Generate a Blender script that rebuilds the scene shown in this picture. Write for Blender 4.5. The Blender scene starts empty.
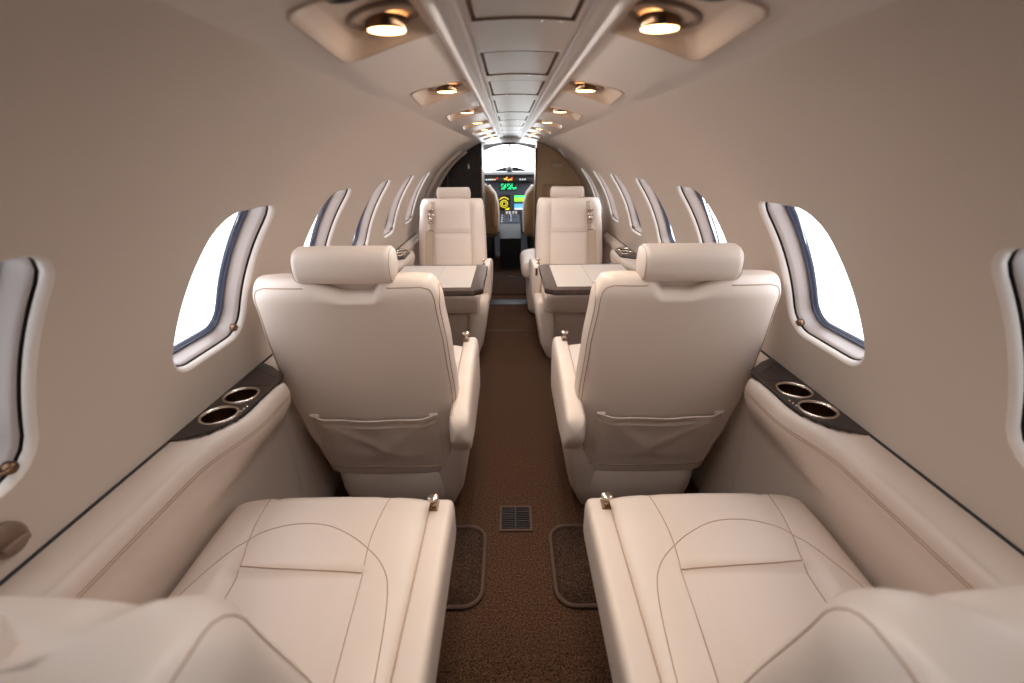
import bpy, bmesh, math, random
from mathutils import Vector, Matrix
from mathutils.bvhtree import BVHTree
random.seed(7)
PI = math.pi
R, ZC = 0.78, 0.65           # cabin radius and height of its axis
PITCH = 0.60                 # window pitch
SC = bpy.context.scene
COL = SC.collection

# ------------------------------------------------------------------ materials
def lin(c):
    return tuple(((v/255)/12.92 if v/255 <= .04045 else ((v/255+.055)/1.055)**2.4) for v in c)+(1,)

def mat(name, rgb, rough=.5, metal=0, spec=.5, coat=0, coat_rough=.1, emit=None, emit_s=0,
        bump=None, var=None, sheen=0):
    """principled material; bump=(scale, strength, distance), var=(scale, amount) colour mottling"""
    m = bpy.data.materials.new(name); m.use_nodes = True
    nt = m.node_tree; b = nt.nodes['Principled BSDF']
    b.inputs['Base Color'].default_value = lin(rgb)
    b.inputs['Roughness'].default_value = rough
    b.inputs['Metallic'].default_value = metal
    b.inputs['Specular IOR Level'].default_value = spec
    b.inputs['Coat Weight'].default_value = coat
    b.inputs['Coat Roughness'].default_value = coat_rough
    b.inputs['Sheen Weight'].default_value = sheen
    if emit:
        b.inputs['Emission Color'].default_value = lin(emit)
        b.inputs['Emission Strength'].default_value = emit_s
    tc = nt.nodes.new('ShaderNodeTexCoord')
    if var:
        n = nt.nodes.new('ShaderNodeTexNoise'); n.inputs['Scale'].default_value = var[0]
        n.inputs['Detail'].default_value = 4
        nt.links.new(tc.outputs['Object'], n.inputs['Vector'])
        r = nt.nodes.new('ShaderNodeValToRGB')
        c = lin(rgb); a = var[1]
        r.color_ramp.elements[0].position = .3; r.color_ramp.elements[1].position = .7
        r.color_ramp.elements[0].color = tuple(v*(1-a) for v in c[:3])+(1,)
        r.color_ramp.elements[1].color = tuple(min(1, v*(1+a)) for v in c[:3])+(1,)
        nt.links.new(n.outputs['Fac'], r.inputs['Fac']); nt.links.new(r.outputs['Color'], b.inputs['Base Color'])
    if bump:
        n = nt.nodes.new('ShaderNodeTexNoise'); n.inputs['Scale'].default_value = bump[0]
        n.inputs['Detail'].default_value = 3
        nt.links.new(tc.outputs['Object'], n.inputs['Vector'])
        k = nt.nodes.new('ShaderNodeBump'); k.inputs['Strength'].default_value = bump[1]
        k.inputs['Distance'].default_value = bump[2]
        nt.links.new(n.outputs['Fac'], k.inputs['Height']); nt.links.new(k.outputs['Normal'], b.inputs['Normal'])
    return m

M = {}
M['leather'] = mat('cream_leather', (214, 198, 185), .42, bump=(420, .10, .002), var=(3, .03))
M['leather_dim'] = mat('tan_leather', (176, 142, 106), .48, bump=(420, .10, .002), var=(3, .03))
M['inlay'] = mat('table_leather', (196, 183, 172), .5, bump=(420, .08, .001))
M['seam'] = mat('seam_thread', (164, 134, 110), .7)
M['wall'] = mat('wall_fabric', (186, 171, 158), .62, bump=(600, .08, .001), var=(2, .015))
M['head'] = mat('headliner', (184, 170, 160), .30, spec=.6, coat=.25, coat_rough=.25, bump=(500, .05, .001))
M['rail'] = mat('ceiling_rail_plastic', (196, 186, 180), .34, coat=.25, coat_rough=.3, bump=(60, .10, .002))
M['ledge'] = mat('ledge_leather', (198, 181, 167), .46, bump=(420, .10, .002), var=(3, .03))
M['liner'] = mat('window_liner', (150, 136, 129), .36, coat=.2)
M['lip'] = mat('window_lip', (214, 204, 196), .25, coat=.3)  # paler than the wall: the edge highlight is put into the colour
M['black'] = mat('black_gap', (14, 14, 18), .6)
M['gasket'] = mat('window_gasket', (58, 62, 78), .4)
M['chrome'] = mat('nickel', (214, 198, 184), .18, metal=1)
M['brass'] = mat('bronze', (120, 92, 70), .28, metal=1)
M['bezel'] = mat('bezel_plastic', (112, 88, 72), .35)
M['tray'] = mat('light_tray', (172, 150, 132), .4, coat=.15)
M['belt'] = mat('seat_belt_webbing', (186, 166, 146), .8, bump=(900, .3, .001))
M['plastic'] = mat('black_plastic', (18, 18, 20), .5)
M['panelgrey'] = mat('instrument_panel', (58, 62, 76), .5)
M['white'] = mat('white_plastic', (225, 222, 218), .4)
M['beige_cab'] = mat('bulkhead_laminate', (186, 158, 124), .45)
M['lampglass'] = mat('lamp_lens', (255, 235, 205), .3, emit=(255, 200, 135), emit_s=9)
M['placard'] = mat('placard', (200, 186, 160), .5)
M['lit_fleece'] = mat('lit_fleece_edge', (236, 230, 224), .9, bump=(300, .4, .004))  # white also carries the windshield light on the pilot seat edges
M['cockpit'] = mat('cockpit_lining', (52, 50, 52), .8)
def screen(name, rgb, s):
    return mat(name, tuple(int(c*.3) for c in rgb), .4, emit=rgb, emit_s=s)
M['s_green'] = screen('lit_green', (40, 240, 150), 2.0)
M['s_yellow'] = screen('lit_yellow', (250, 230, 40), 1.8)
M['s_lime'] = screen('lit_lime', (150, 230, 60), 1.7)
M['s_blue'] = screen('lit_blue', (90, 170, 235), 1.6)
M['s_amber'] = screen('lit_amber', (255, 170, 70), 2.4)
M['s_red'] = screen('lit_red', (240, 60, 50), 2)
M['s_white'] = screen('lit_white', (225, 235, 240), 1.5)
M['s_dark'] = mat('screen_dark', (8, 10, 12), .15)

def wood(name, c0, c1, rough, coat):
    m = bpy.data.materials.new(name); m.use_nodes = True; nt = m.node_tree; b = nt.nodes['Principled BSDF']
    tc = nt.nodes.new('ShaderNodeTexCoord'); mp = nt.nodes.new('ShaderNodeMapping')
    mp.inputs['Scale'].default_value = (22, 2.2, 9)
    n = nt.nodes.new('ShaderNodeTexNoise'); n.inputs['Scale'].default_value = 3; n.inputs['Detail'].default_value = 6
    n.inputs['Distortion'].default_value = 1.2
    r = nt.nodes.new('ShaderNodeValToRGB')
    r.color_ramp.elements[0].position = .35; r.color_ramp.elements[1].position = .72
    r.color_ramp.elements[0].color = lin(c0); r.color_ramp.elements[1].color = lin(c1)
    nt.links.new(tc.outputs['Object'], mp.inputs['Vector']); nt.links.new(mp.outputs[0], n.inputs['Vector'])
    nt.links.new(n.outputs['Fac'], r.inputs['Fac']); nt.links.new(r.outputs['Color'], b.inputs['Base Color'])
    b.inputs['Roughness'].default_value = rough; b.inputs['Coat Weight'].default_value = coat
    b.inputs['Coat Roughness'].default_value = .08
    return m
M['wood'] = wood('dark_walnut_gloss', (20, 11, 9), (46, 27, 20), .30, .35)
M['walnut'] = wood('dark_walnut_satin', (20, 12, 10), (44, 28, 22), .5, .1)
M['wood_table'] = wood('walnut_border', (24, 14, 11), (70, 46, 34), .28, .4)

def carpet(name, c0, c1):
    m = bpy.data.materials.new(name); m.use_nodes = True; nt = m.node_tree; b = nt.nodes['Principled BSDF']
    tc = nt.nodes.new('ShaderNodeTexCoord')
    n = nt.nodes.new('ShaderNodeTexNoise'); n.inputs['Scale'].default_value = 190; n.inputs['Detail'].default_value = 4; n.inputs['Roughness'].default_value = .7
    n2 = nt.nodes.new('ShaderNodeTexVoronoi'); n2.inputs['Scale'].default_value = 330
    r = nt.nodes.new('ShaderNodeValToRGB')
    r.color_ramp.elements[0].position = .36; r.color_ramp.elements[1].position = .66
    r.color_ramp.elements[0].color = lin(c0); r.color_ramp.elements[1].color = lin(c1)
    nt.links.new(tc.outputs['Object'], n.inputs['Vector']); nt.links.new(tc.outputs['Object'], n2.inputs['Vector'])
    nt.links.new(n.outputs['Fac'], r.inputs['Fac']); nt.links.new(r.outputs['Color'], b.inputs['Base Color'])
    k = nt.nodes.new('ShaderNodeBump'); k.inputs['Strength'].default_value = .8; k.inputs['Distance'].default_value = .004
    nt.links.new(n2.outputs['Distance'], k.inputs['Height']); nt.links.new(k.outputs['Normal'], b.inputs['Normal'])
    b.inputs['Roughness'].default_value = .95; b.inputs['Specular IOR Level'].default_value = .15
    return m
M['carpet'] = carpet('brown_carpet', (20, 13, 9), (112, 80, 60))
M['carpet2'] = carpet('mat_carpet', (28, 19, 15), (98, 74, 60))
M['vent'] = mat('vent_slat', (44, 32, 27), .5)
M['serge'] = mat('serged_edge', (84, 64, 54), .95, bump=(300, .6, .003))

def glass(name, tint=(.97, .98, 1, 1)):
    m = bpy.data.materials.new(name); m.use_nodes = True; nt = m.node_tree
    nt.nodes.remove(nt.nodes['Principled BSDF']); out = nt.nodes['Material Output']
    t = nt.nodes.new('ShaderNodeBsdfTransparent'); g = nt.nodes.new('ShaderNodeBsdfGlossy')
    g.inputs['Roughness'].default_value = .02
    t.inputs['Color'].default_value = tint
    f = nt.nodes.new('ShaderNodeFresnel'); f.inputs['IOR'].default_value = 1.3
    mx = nt.nodes.new('ShaderNodeMixShader')
    nt.links.new(f.outputs[0], mx.inputs[0]); nt.links.new(t.outputs[0], mx.inputs[1]); nt.links.new(g.outputs[0], mx.inputs[2])
    nt.links.new(mx.outputs[0], out.inputs['Surface'])
    return m
M['glass'] = glass('window_glass')
M['tinted'] = glass('tinted_cabin_glass', (.44, .445, .46, 1))
M['tinted_light_cut'] = glass('light_cut_near_glass', (.20, .205, .21, 1))  # nearest panes given a darker tint to cut light on the near seats

# ------------------------------------------------------------------ mesh helpers
MIR = [1]                    # -1 while the mirrored (right hand) copy of something is built
class MB:
    def __init__(s): s.v = []; s.f = []; s.m = []; s.mats = []; s.smooth = []
    def mi(s, m):
        if m not in s.mats: s.mats.append(m)
        return s.mats.index(m)
    def add(s, vs, fs, m, smooth=True):
        o = len(s.v); s.v += [tuple(p) for p in vs]; k = s.mi(m)
        for f in fs: s.f.append(tuple(i+o for i in f)); s.m.append(k); s.smooth.append(smooth)
    def loft(s, rings, m, cap0=True, cap1=True, close=True, smooth=True):
        n = len(rings[0]); vs = [p for r in rings for p in r]; fs = []
        for i in range(len(rings)-1):
            for j in range(n if close else n-1):
                a = i*n+j; b = i*n+(j+1) % n
                fs.append((a, b, b+n, a+n))
        for flag, k, rev in ((cap0, 0, True), (cap1, len(rings)-1, False)):
            if flag:
                c = sum((Vector(p) for p in rings[k]), Vector())/n; vs.append(c); ci = len(vs)-1
                for j in range(n):
                    t = (k*n+j, k*n+(j+1) % n, ci); fs.append(t[::-1] if rev else t)
        s.add(vs, fs, m, smooth)
    def box(s, c, d, m, r=0.0, seg=2):
        bm = bmesh.new(); bmesh.ops.create_cube(bm, size=1)
        for v in bm.verts: v.co = Vector((v.co.x*d[0]+c[0], v.co.y*d[1]+c[1], v.co.z*d[2]+c[2]))
        if r: bmesh.ops.bevel(bm, geom=bm.edges[:], offset=r, segments=seg, profile=.5, affect='EDGES')
        bm.verts.index_update(); s.add([v.co.copy() for v in bm.verts], [[v.index for v in f.verts] for f in bm.faces], m, bool(r)); bm.free()
    def tube(s, pts, r, m, seg=8, close=False):
        pts = [Vector(p) for p in pts]; n = len(pts); rings = []; up = None
        for i, p in enumerate(pts):
            if close: t = pts[(i+1) % n]-pts[i-1]
            else: t = pts[min(i+1, n-1)]-pts[max(i-1, 0)]
            t.normalize()
            if up is None: up = Vector((0, 0, 1)) if abs(t.z) < .9 else Vector((1, 0, 0))
            x = up.cross(t).normalized(); up = t.cross(x).normalized()
            rr = r(i/(n-1)) if callable(r) else r
            rings.append([p+(x*math.cos(a)+up*math.sin(a))*rr for a in [2*PI*k/seg for k in range(seg)]])
        if close: rings.append(rings[0])
        s.loft(rings, m, not close, not close)
    def lathe(s, prof, c, m, seg=32, ax=Vector((0, 0, 1)), cap0=False, cap1=False, sx=1, sy=1):
        ax = Vector(ax).normalized(); x = ax.orthogonal().normalized(); y = ax.cross(x)
        s.loft([[Vector(c)+ax*h+(x*math.cos(2*PI*k/seg)*sx+y*math.sin(2*PI*k/seg)*sy)*r for k in range(seg)] for r, h in prof], m, cap0, cap1)
    def build(s, name, parent=None, loc=None):
        me = bpy.data.meshes.new(name)
        x = MIR[0]
        org = Vector(loc) if loc else Vector()
        me.from_pydata([((p[0]-org.x)*x, p[1]-org.y, p[2]-org.z) for p in s.v], [], s.f if x > 0 else [f[::-1] for f in s.f])
        for m in s.mats: me.materials.append(m)
        for p, k, sm in zip(me.polygons, s.m, s.smooth): p.material_index = k; p.use_smooth = sm
        me.update()
        o = bpy.data.objects.new(name, me); COL.objects.link(o)
        if parent: o.parent = parent
        if loc: o.location = (org.x*x, org.y, org.z)
        return o

def bvh_of(mb):
    return BVHTree.FromPolygons([Vector(v) for v in mb.v], mb.f)

def thing(name, label, cat, loc=(0, 0, 0), rz=0, group=None):
    o = bpy.data.objects.new(name, None); COL.objects.link(o); o.empty_display_size = .05
    o.location = loc; o.rotation_euler = (0, 0, rz); o['label'] = label; o['category'] = cat
    if group: o['group'] = group
    return o
def tag(o, label, cat, group=None):
    o['label'] = label; o['category'] = cat
    if group: o['group'] = group
    return o
def struct(o, label=None):
    o['kind'] = 'structure'
    if label: o['label'] = label
    return o
def dup(root, loc, rz=0, label=None, group=None):
    r = root.copy(); COL.objects.link(r); r.location = loc; r.rotation_euler = (0, 0, rz)
    if label: r['label'] = label
    if group: r['group'] = group
    for ch in list(root.children):
        c = ch.copy(); COL.objects.link(c); c.parent = r
        for g in list(ch.children):
            d = g.copy(); COL.objects.link(d); d.parent = c
    return r

def smooth(a, b, x):
    t = max(0, min(1, (x-a)/(b-a))); return t*t*(3-2*t)
def interp(tab, x):
    if x <= tab[0][0]: return tab[0][1]
    for (a, p), (b, q) in zip(tab, tab[1:]):
        if x <= b:
            t = (x-a)/(b-a); return p+(q-p)*(t*t*(3-2*t))
    return tab[-1][1]
def sup(a, n):
    c, s = math.cos(a), math.sin(a)
    return math.copysign(abs(c)**(2/n), c), math.copysign(abs(s)**(2/n), s)
def rrect(cx, cy, hx, hy, r, n=8):
    """rounded rectangle, counter-clockwise"""
    out = []
    for sx, sy, a0 in ((1, 1, 0), (-1, 1, PI/2), (-1, -1, PI), (1, -1, 3*PI/2)):
        for k in range(n+1):
            a = a0+PI/2*k/n
            out.append((cx+sx*(hx-r)+r*math.cos(a), cy+sy*(hy-r)+r*math.sin(a)))
    return out
def catmull(pts, n=8, close=False):
    P = [Vector(p) for p in pts]; N = len(P); out = []
    rng = range(N if close else N-1)
    for i in rng:
        if close: a, b, c, d = P[i-1], P[i], P[(i+1) % N], P[(i+2) % N]
        else: a, b, c, d = P[max(i-1, 0)], P[i], P[i+1], P[min(i+2, N-1)]
        for k in range(n):
            t = k/n
            out.append(.5*((2*b)+(-a+c)*t+(2*a-5*b+4*c-d)*t*t+(-a+3*b-3*c+d)*t**3))
    if not close: out.append(P[-1])
    return out
def plate_mesh(mb, outline, holes, z0, z1, m, zf=None):
    """flat plate with holes from 2D outlines"""
    cu = bpy.data.curves.new('tmp', 'CURVE'); cu.dimensions = '2D'; cu.fill_mode = 'BOTH'
    for loop in [outline]+holes:
        sp = cu.splines.new('POLY'); sp.points.add(len(loop)-1)
        for p, q in zip(sp.points, loop): p.co = (q[0], q[1], 0, 1)
        sp.use_cyclic_u = True
    cu.extrude = (z1-z0)/2
    ob = bpy.data.objects.new('tmp', cu); me = bpy.data.meshes.new_from_object(ob)
    mb.add([(v.co.x, v.co.y, v.co.z+(z0+z1)/2) for v in me.vertices], [tuple(p.vertices) for p in me.polygons], m, False)
    bpy.data.objects.remove(ob); bpy.data.curves.remove(cu); bpy.data.meshes.remove(me)

def cyl(th, y, r=R):          # point on the cabin skin (left side: x negative)
    return Vector((-r*math.cos(th), y, ZC+r*math.sin(th)))

# ------------------------------------------------------------------ cabin skin
TH0, TH1 = math.asin(.035/R), math.acos(.285/R)
WT = (math.radians(12.3)+math.radians(40.3))/2; WH = (math.radians(40.3)-math.radians(12.3))/2*R   # window centre angle, half arc
WHALF = .1325
def resample(loop, corner_idx, m):
    """even points between the four corner middles: m per side, so outer rectangles can match them"""
    out = []; N = len(loop)
    for a, b in zip(corner_idx, corner_idx[1:]+[corner_idx[0]+N]):
        pts = [Vector(loop[i % N]) for i in range(a, b+1)]
        L = [0]
        for p, q in zip(pts, pts[1:]): L.append(L[-1]+(q-p).length)
        for k in range(m):
            d = L[-1]*k/m; i = max(j for j in range(len(L)) if L[j] <= d+1e-12); i = min(i, len(pts)-2)
            t = (d-L[i])/max(1e-9, L[i+1]-L[i]); out.append(tuple(pts[i].lerp(pts[i+1], t)))
    return out
def rect_loop(cs, m):
    return [tuple(Vector(cs[i]).lerp(Vector(cs[(i+1) % 4]), k/m)) for i in range(4) for k in range(m)]
def win_loop(cy, grow=0.0, n=10):
    """window outline in (y, arc) round its centre, slightly slanted like the real oval-square panes"""
    out = []
    for y, a in rrect(0, 0, WHALF+grow, WH+grow, .062+grow*.8, n):
        out.append((cy+y*(1-.10*a/WH)+.012*a/WH, WT/1+a/R))
    return resample(out, [n//2+i*(n+1) for i in range(4)], 16)
def window_cell(mb, cy, y0, y1):
    lo = win_loop(cy, .008); ou = rect_loop([(y1, TH1), (y0, TH1), (y0, TH0), (y1, TH0)], 16)
    rings = []
    for q in (0, .04, .1, .18, .28, .4, .52, .64, .76, .88, 1):
        rings.append([cyl(a[1]*(1-q)+b[1]*q, a[0]*(1-q)+b[0]*q) for a, b in zip(lo, ou)])
    mb.loft(rings, M['wall'], False, False)
    lip = [[cyl(t, y, R+d) for y, t in win_loop(cy, g)] for g, d in ((.008, 0), (.005, .001), (.002, .0035), (0, .008), (-.001, .012))]
    mb.loft(lip, M['lip'], False, False)
def plain_cell(mb, y0, y1, t0=None, t1=None, n=16):
    t0 = TH0 if t0 is None else t0; t1 = TH1 if t1 is None else t1
    mb.loft([[cyl(t0+(t1-t0)*k/n, y) for k in range(n+1)] for y in (y0, y1)], M['wall'], False, False, close=False)

YF = [1.19+PITCH*k for k in range(-1, 6)]          # front edges of the windows, k = 5 only on the right
YREAR = -.95
YBULK = 5.0
def side_wall(name, n_win):
    mb = MB()
    k0 = len(mb.m); plain_cell(mb, YREAR, -.10); mb.m[k0:] = [mb.mi(M['walnut'])]*(len(mb.m)-k0); plain_cell(mb, -.10, YF[0]-WHALF-.3)  # unseen aft lining made dark walnut to cut bounce on the near seats
    for yf in YF[:n_win]:
        c = yf-WHALF; window_cell(mb, c, c-.3, c+.3)
    ye = YF[n_win-1]-WHALF+.3
    plain_cell(mb, ye, YBULK)
    # lower wall below the ledge, straight down
    mb.loft([[Vector((-R, y, ZC+.035)), Vector((-R, y, .3)), Vector((-R, y, 0))] for y in (YREAR, YBULK)], M['wall'], False, False, close=False)
    # ledge gap shadow line is a black strip built with the ledge
    return struct(mb.build(name))
MIR[0] = 1; side_wall('wall_left', 6)
MIR[0] = -1; side_wall('wall_right', 7)
MIR[0] = 1

def window_unit(idx, cy):
    mb = MB()
    loc = cyl(WT, cy)
    # black slot ring just behind the lip, then liner funnel
    ring = lambda g, d: [cyl(t, y, R+d) for y, t in win_loop(cy, g)]
    mb.loft([ring(-.001, .012), ring(.005, .013), ring(.005, .016), ring(-.003, .0165)], M['black'], False, False)
    mb.loft([ring(-.003, .0165), ring(-.005, .019), ring(-.006, .028), ring(-.007, .040), ring(-.009, .049), ring(-.011, .053)], M['liner'], False, False)
    o = struct(mb.build('window_%d' % idx, loc=loc))
    x = MIR[0]
    def child(name, b):
        c = b.build(name); c.parent = o; c.matrix_parent_inverse = Matrix.Identity(4)
        c.data.transform(Matrix.Translation(-Vector((loc.x*x, loc.y, loc.z)))); return c
    b = MB(); b.loft([ring(-.011, .052), ring(-.014, .051), ring(-.016, .054), ring(-.0165, .059), ring(-.0185, .060), ring(-.019, .068)], M['gasket'], False, False)
    child('gasket', b)
    b = MB(); g = ring(-.0175, .065); b.add(g, [tuple(range(len(g)))], M['tinted_light_cut' if cy < .6 else 'tinted'], False); child('pane', b)
    b = MB()   # latch knob of the shade at the lower front corner
    p = cyl(WT-WH/R*.90, cy+WHALF*.80, R+.02); nrm = (Vector((0, p.y, ZC))-p).normalized()
    b.lathe([(.010, 0), (.010, .010), (.007, .014)], p, M['brass'], 12, nrm, True, True)
    b.box(p+nrm*.012+Vector((0, -.008, .002)), (.006, .022, .006), M['brass'], .002)
    child('shade_latch', b)
    return o
idx = 1
for side, n in ((1, 6), (-1, 7)):
    MIR[0] = side
    for yf in YF[:n]:
        window_unit(idx, yf-WHALF); idx += 1
MIR[0] = 1

# ------------------------------------------------------------------ ceiling
def zc_(x, d=0): return ZC+math.sqrt((R-d)**2-x*x)
CX = .285
LY = [.745+PITCH*k for k in range(-3, 8)]          # front ends of the reading-light trays
def tray_loop(yf, g=0):
    # (x, y) outline, left side, x negative; trapezoid with rounded corners
    cs = [(-.116, yf-.035), (-.243, yf), (-.229, yf-.235), (-.116, yf-.215)]
    cx = sum(c[0] for c in cs)/4; cyy = sum(c[1] for c in cs)/4
    out = []; n = 6
    for i in range(4):
        p = Vector(cs[i]).to_2d(); a = Vector(cs[i-1]).to_2d(); b = Vector(cs[(i+1) % 4]).to_2d()
        r = (.012, .034, .030, .012)[i]
        p0 = p+(a-p).normalized()*r; p1 = p+(b-p).normalized()*r
        for k in range(n+1):
            t = k/n; out.append(p0*(1-t)**2+p*2*t*(1-t)+p1*t*t)
    c = Vector((cx, cyy)); hw = .06
    res = []
    for q in out:
        d = q-c; res.append((c.x+d.x*(1+g/.058), c.y+d.y*(1+g/.11)))
    return resample(res, [n//2+i*(n+1) for i in range(4)], 12)
def co(x): return -.004*(1-smooth(.25, .285, abs(x)))
def ceil_side(mb):
    xo, xi = -CX, -.112
    for yf in LY[2:]:
        y1, y0 = yf+.2, yf-.4
        lo = tray_loop(yf, .006)
        ou = rect_loop([(xi, y1), (xo, y1), (xo, y0), (xi, y0)], 12)
        rings = []
        for t in (0, .05, .15, .35, .6, .8, 1):
            rings.append([Vector((a[0]*(1-t)+b[0]*t, a[1]*(1-t)+b[1]*t, 0)) for a, b in zip(lo, ou)])
        for r_ in rings:
            for p in r_: p.z = zc_(p.x)+co(p.x)
        mb.loft(rings, M['head'], False, False)
    y0, y1 = LY[0]-.4, YBULK
    mb.loft([[Vector((xo+(xi-xo)*k/12, y, zc_(xo+(xi-xo)*k/12)+co(xo+(xi-xo)*k/12))) for k in range(13)] for y in (y0, LY[2]-.4)], M['head'], False, False, close=False)
    ye = LY[-1]+.2
    if ye < YBULK:
        mb.loft([[Vector((xo+(xi-xo)*k/12, y, zc_(xo+(xi-xo)*k/12)+co(xo+(xi-xo)*k/12))) for k in range(13)] for y in (ye, YBULK)], M['head'], False, False, close=False)
    # step at the joint with the wall panel
    mb.loft([[Vector((xo-.004, y, zc_(xo)+.002)), Vector((xo, y, zc_(xo)))] for y in (y0, YBULK)], M['head'], False, False, close=False)
INS = [(.30, .70, .078), (.87, 1.13, .082), (1.19, 1.48, .082), (1.58, 2.05, .082), (2.2, 2.5, .082), (2.7, 3.0, .082), (3.2, 3.5, .082), (3.75, 4.1, .082), (4.3, 4.65, .082)]
def build_ceiling():
    mb = MB()
    for s in (1, -1):
        o = MB(); ceil_side(o)
        mb_m = o
        vs = [(p[0]*s, p[1], p[2]) for p in o.v]; off = len(mb.v)
        mb.v += vs
        k = mb.mi(M['head'])
        for f in o.f:
            mb.f.append(tuple(i+off for i in (f if s > 0 else f[::-1]))); mb.m.append(k); mb.smooth.append(True)
        # rail ridge
        prof = [(-.113, -.003), (-.112, -.006), (-.109, -.0095), (-.104, -.011), (-.096, -.0105), (-.090, -.009), (-.084, -.009), (-.079, -.010), (-.075, -.009), (-.073, -.006), (-.073, -.002)]
        y0, y1 = LY[0]-.4, YBULK
        mb.loft([[Vector((x*s, y, zc_(x)+d)) for x, d in (prof if s > 0 else prof[::-1])] for y in (y0, y1)], M['rail'], False, False, close=False)
    # centre strip with sunk inset panels
    y = LY[0]-.4; hw = .074
    z = lambda x, d=0: zc_(x)-.004+d
    def strip(ya, yb):
        mb.loft([[Vector((-hw+2*hw*k/8, yy, z(-hw+2*hw*k/8))) for k in range(9)] for yy in (ya, yb)], M['head'], False, False, close=False)
    for a, b, w in INS:
        strip(y, a); y = b
        hh = .066
        # frame ring -> sunk panel
        r0 = [(-hw, a), (hw, a), (hw, b), (-hw, b)]
        def ring(w_, e, d, n=6):
            o = []
            for (xa, ya), (xb, yb) in zip([(-w_, a+e), (w_, a+e), (w_, b-e), (-w_, b-e)], [(w_, a+e), (w_, b-e), (-w_, b-e), (-w_, a+e)]):
                for k in range(n): 
                    x = xa+(xb-xa)*k/n; yy = ya+(yb-ya)*k/n; o.append(Vector((x, yy, z(x, d))))
            return o
        mb.loft([ring(hw, 0, 0), ring(hh, .010, 0)], M['head'], False, False, smooth=False)
        mb.loft([ring(hh, .010, 0), ring(hh-.002, .014, .006), ring(hh-.004, .018, .006), ring(hh-.006, .020, .001)], M['seam'] if False else M['bezel'], False, False, smooth=False)
        mb.loft([ring(hh-.006, .020, .001), ring(.02, (b-a)/2-.01, .001)], M['head'], False, True, smooth=False)
    strip(y, YBULK)
    return struct(mb.build('ceiling'))
build_ceiling()

def light_tray(label):
    yf = 0.0
    root = thing('reading_light_panel', label, 'reading light', (0, 0, 0))
    mb = MB()
    def ring(g, d):
        return [Vector((x, y, zc_(x)-.004+d)) for x, y in tray_loop(0, g)]
    mb.loft([ring(.006, 0), ring(.004, -.0025), ring(.001, -.002), ring(-.004, .004), ring(-.014, .014), ring(-.020, .017), ring(-.03, .018)], M['tray'], False, True)
    mb.build('tray', root)
    c = Vector((-.170, -.083, zc_(-.170)+.0135)); nrm = Vector((-.20, .0, 1)).normalized()*-1
    b = MB()
    b.lathe([(.047, -.004), (.047, .002), (.044, .0045), (.039, .004), (.034, -.004), (.031, -.012)], c, M['bezel'], 40, nrm, False, True)
    o = b.build('bezel', root)
    b = MB(); lc = c+Vector((-.002, .018, -.0125)); ln = Vector((.02, .03, -1)).normalized()
    b.lathe([(.0255, -.014), (.0255, -.003), (.024, 0)], lc, M['brass'], 32, ln, False, False)
    b.build('lamp_cup', root)
    b = MB(); b.lathe([(.0235, -.001), (.0235, .0008), (.018, .002), (.006, .003)], lc, M['lampglass'], 32, ln, False, True); b.build('lamp_lens', root)
    b = MB(); gc = Vector((-.186, -.186, zc_(-.186)+.012))
    b.lathe([(.024, -.012), (.024, .000), (.020, .004), (.014, .003), (.010, -.002)], gc, M['plastic'], 28, nrm, False, True); b.build('air_nozzle', root)
    b = MB(); ic = Vector((-.146, -.158, zc_(-.146)+.0115))
    b.tube([ic+Vector((.010*math.cos(a), .010*math.sin(a), 0)) for a in [2*PI*k/16 for k in range(12)]], .0016, M['bezel'], 6)
    b.box(ic, (.006, .006, .002), M['bezel'], .0008); b.box(ic+Vector((-.014, 0, 0)), (.004, .004, .002), M['bezel'], .0008); b.build('light_symbol', root)
    return root
ordn = ['second', 'third', 'fourth', 'fifth', 'sixth', 'seventh', 'last']
LAMPS = []
for side in (1, -1):
    MIR[0] = side; sn = 'left' if side > 0 else 'right'
    first = None; k = 0
    for yf in LY[3:10]:
        lab = ('nearest large recessed reading light panel with air nozzle, %s side of ceiling' % sn) if k == 0 else \
              ('%s recessed reading light panel from the camera along the %s ceiling rail' % (ordn[k-1], sn))
        if first is None:
            first = light_tray(lab); first.location = (0, yf, 0); r = first; first['group'] = 'reading light panels %s of the ceiling rails' % sn
        else: r = dup(first, (0, yf, 0), 0, lab)
        LAMPS.append((-.176*side, yf-.068)); k += 1
MIR[0] = 1

# ------------------------------------------------------------------ floor
mb = MB()
mb.add([(-R, YREAR, 0), (R, YREAR, 0), (R, 3.32, 0), (-R, 3.32, 0)], [(0, 1, 2, 3)], M['carpet'], False)
mb.add([(-R, 3.34, -.004), (R, 3.34, -.004), (R, 6.6, -.004), (-R, 6.6, -.004)], [(0, 1, 2, 3)], M['carpet'], False)
mb.add([(-R, 3.32, 0), (R, 3.32, 0), (R, 3.34, -.004), (-R, 3.34, -.004)], [(0, 1, 2, 3)], M['plastic'], False)
struct(mb.build('floor'))
mb = MB(); mb.box((-.0, 4.06, -.001), (.50, .16, .008), M['plastic'], .003)
tag(mb.build('door_threshold'), 'dark threshold strip across the aisle before the entry', 'threshold')
mb = MB()
mb.loft([[Vector((x, y, z)) for x, y in rrect(0, 4.70, .22-e, .40-e, .06)] for e, z in ((0, -.004), (0, .008), (.006, .012))], M['carpet2'], False, True)
o = tag(mb.build('entry_mat'), 'greyish carpet mat at the entry just before the cockpit', 'mat')
mb = MB()
mb.box((0, 4.95, .014), (.10, .04, .006), M['plastic'], .002)
tag(mb.build('floor_grille'), 'small dark slot grille in the mat by the cockpit', 'vent')
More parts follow.
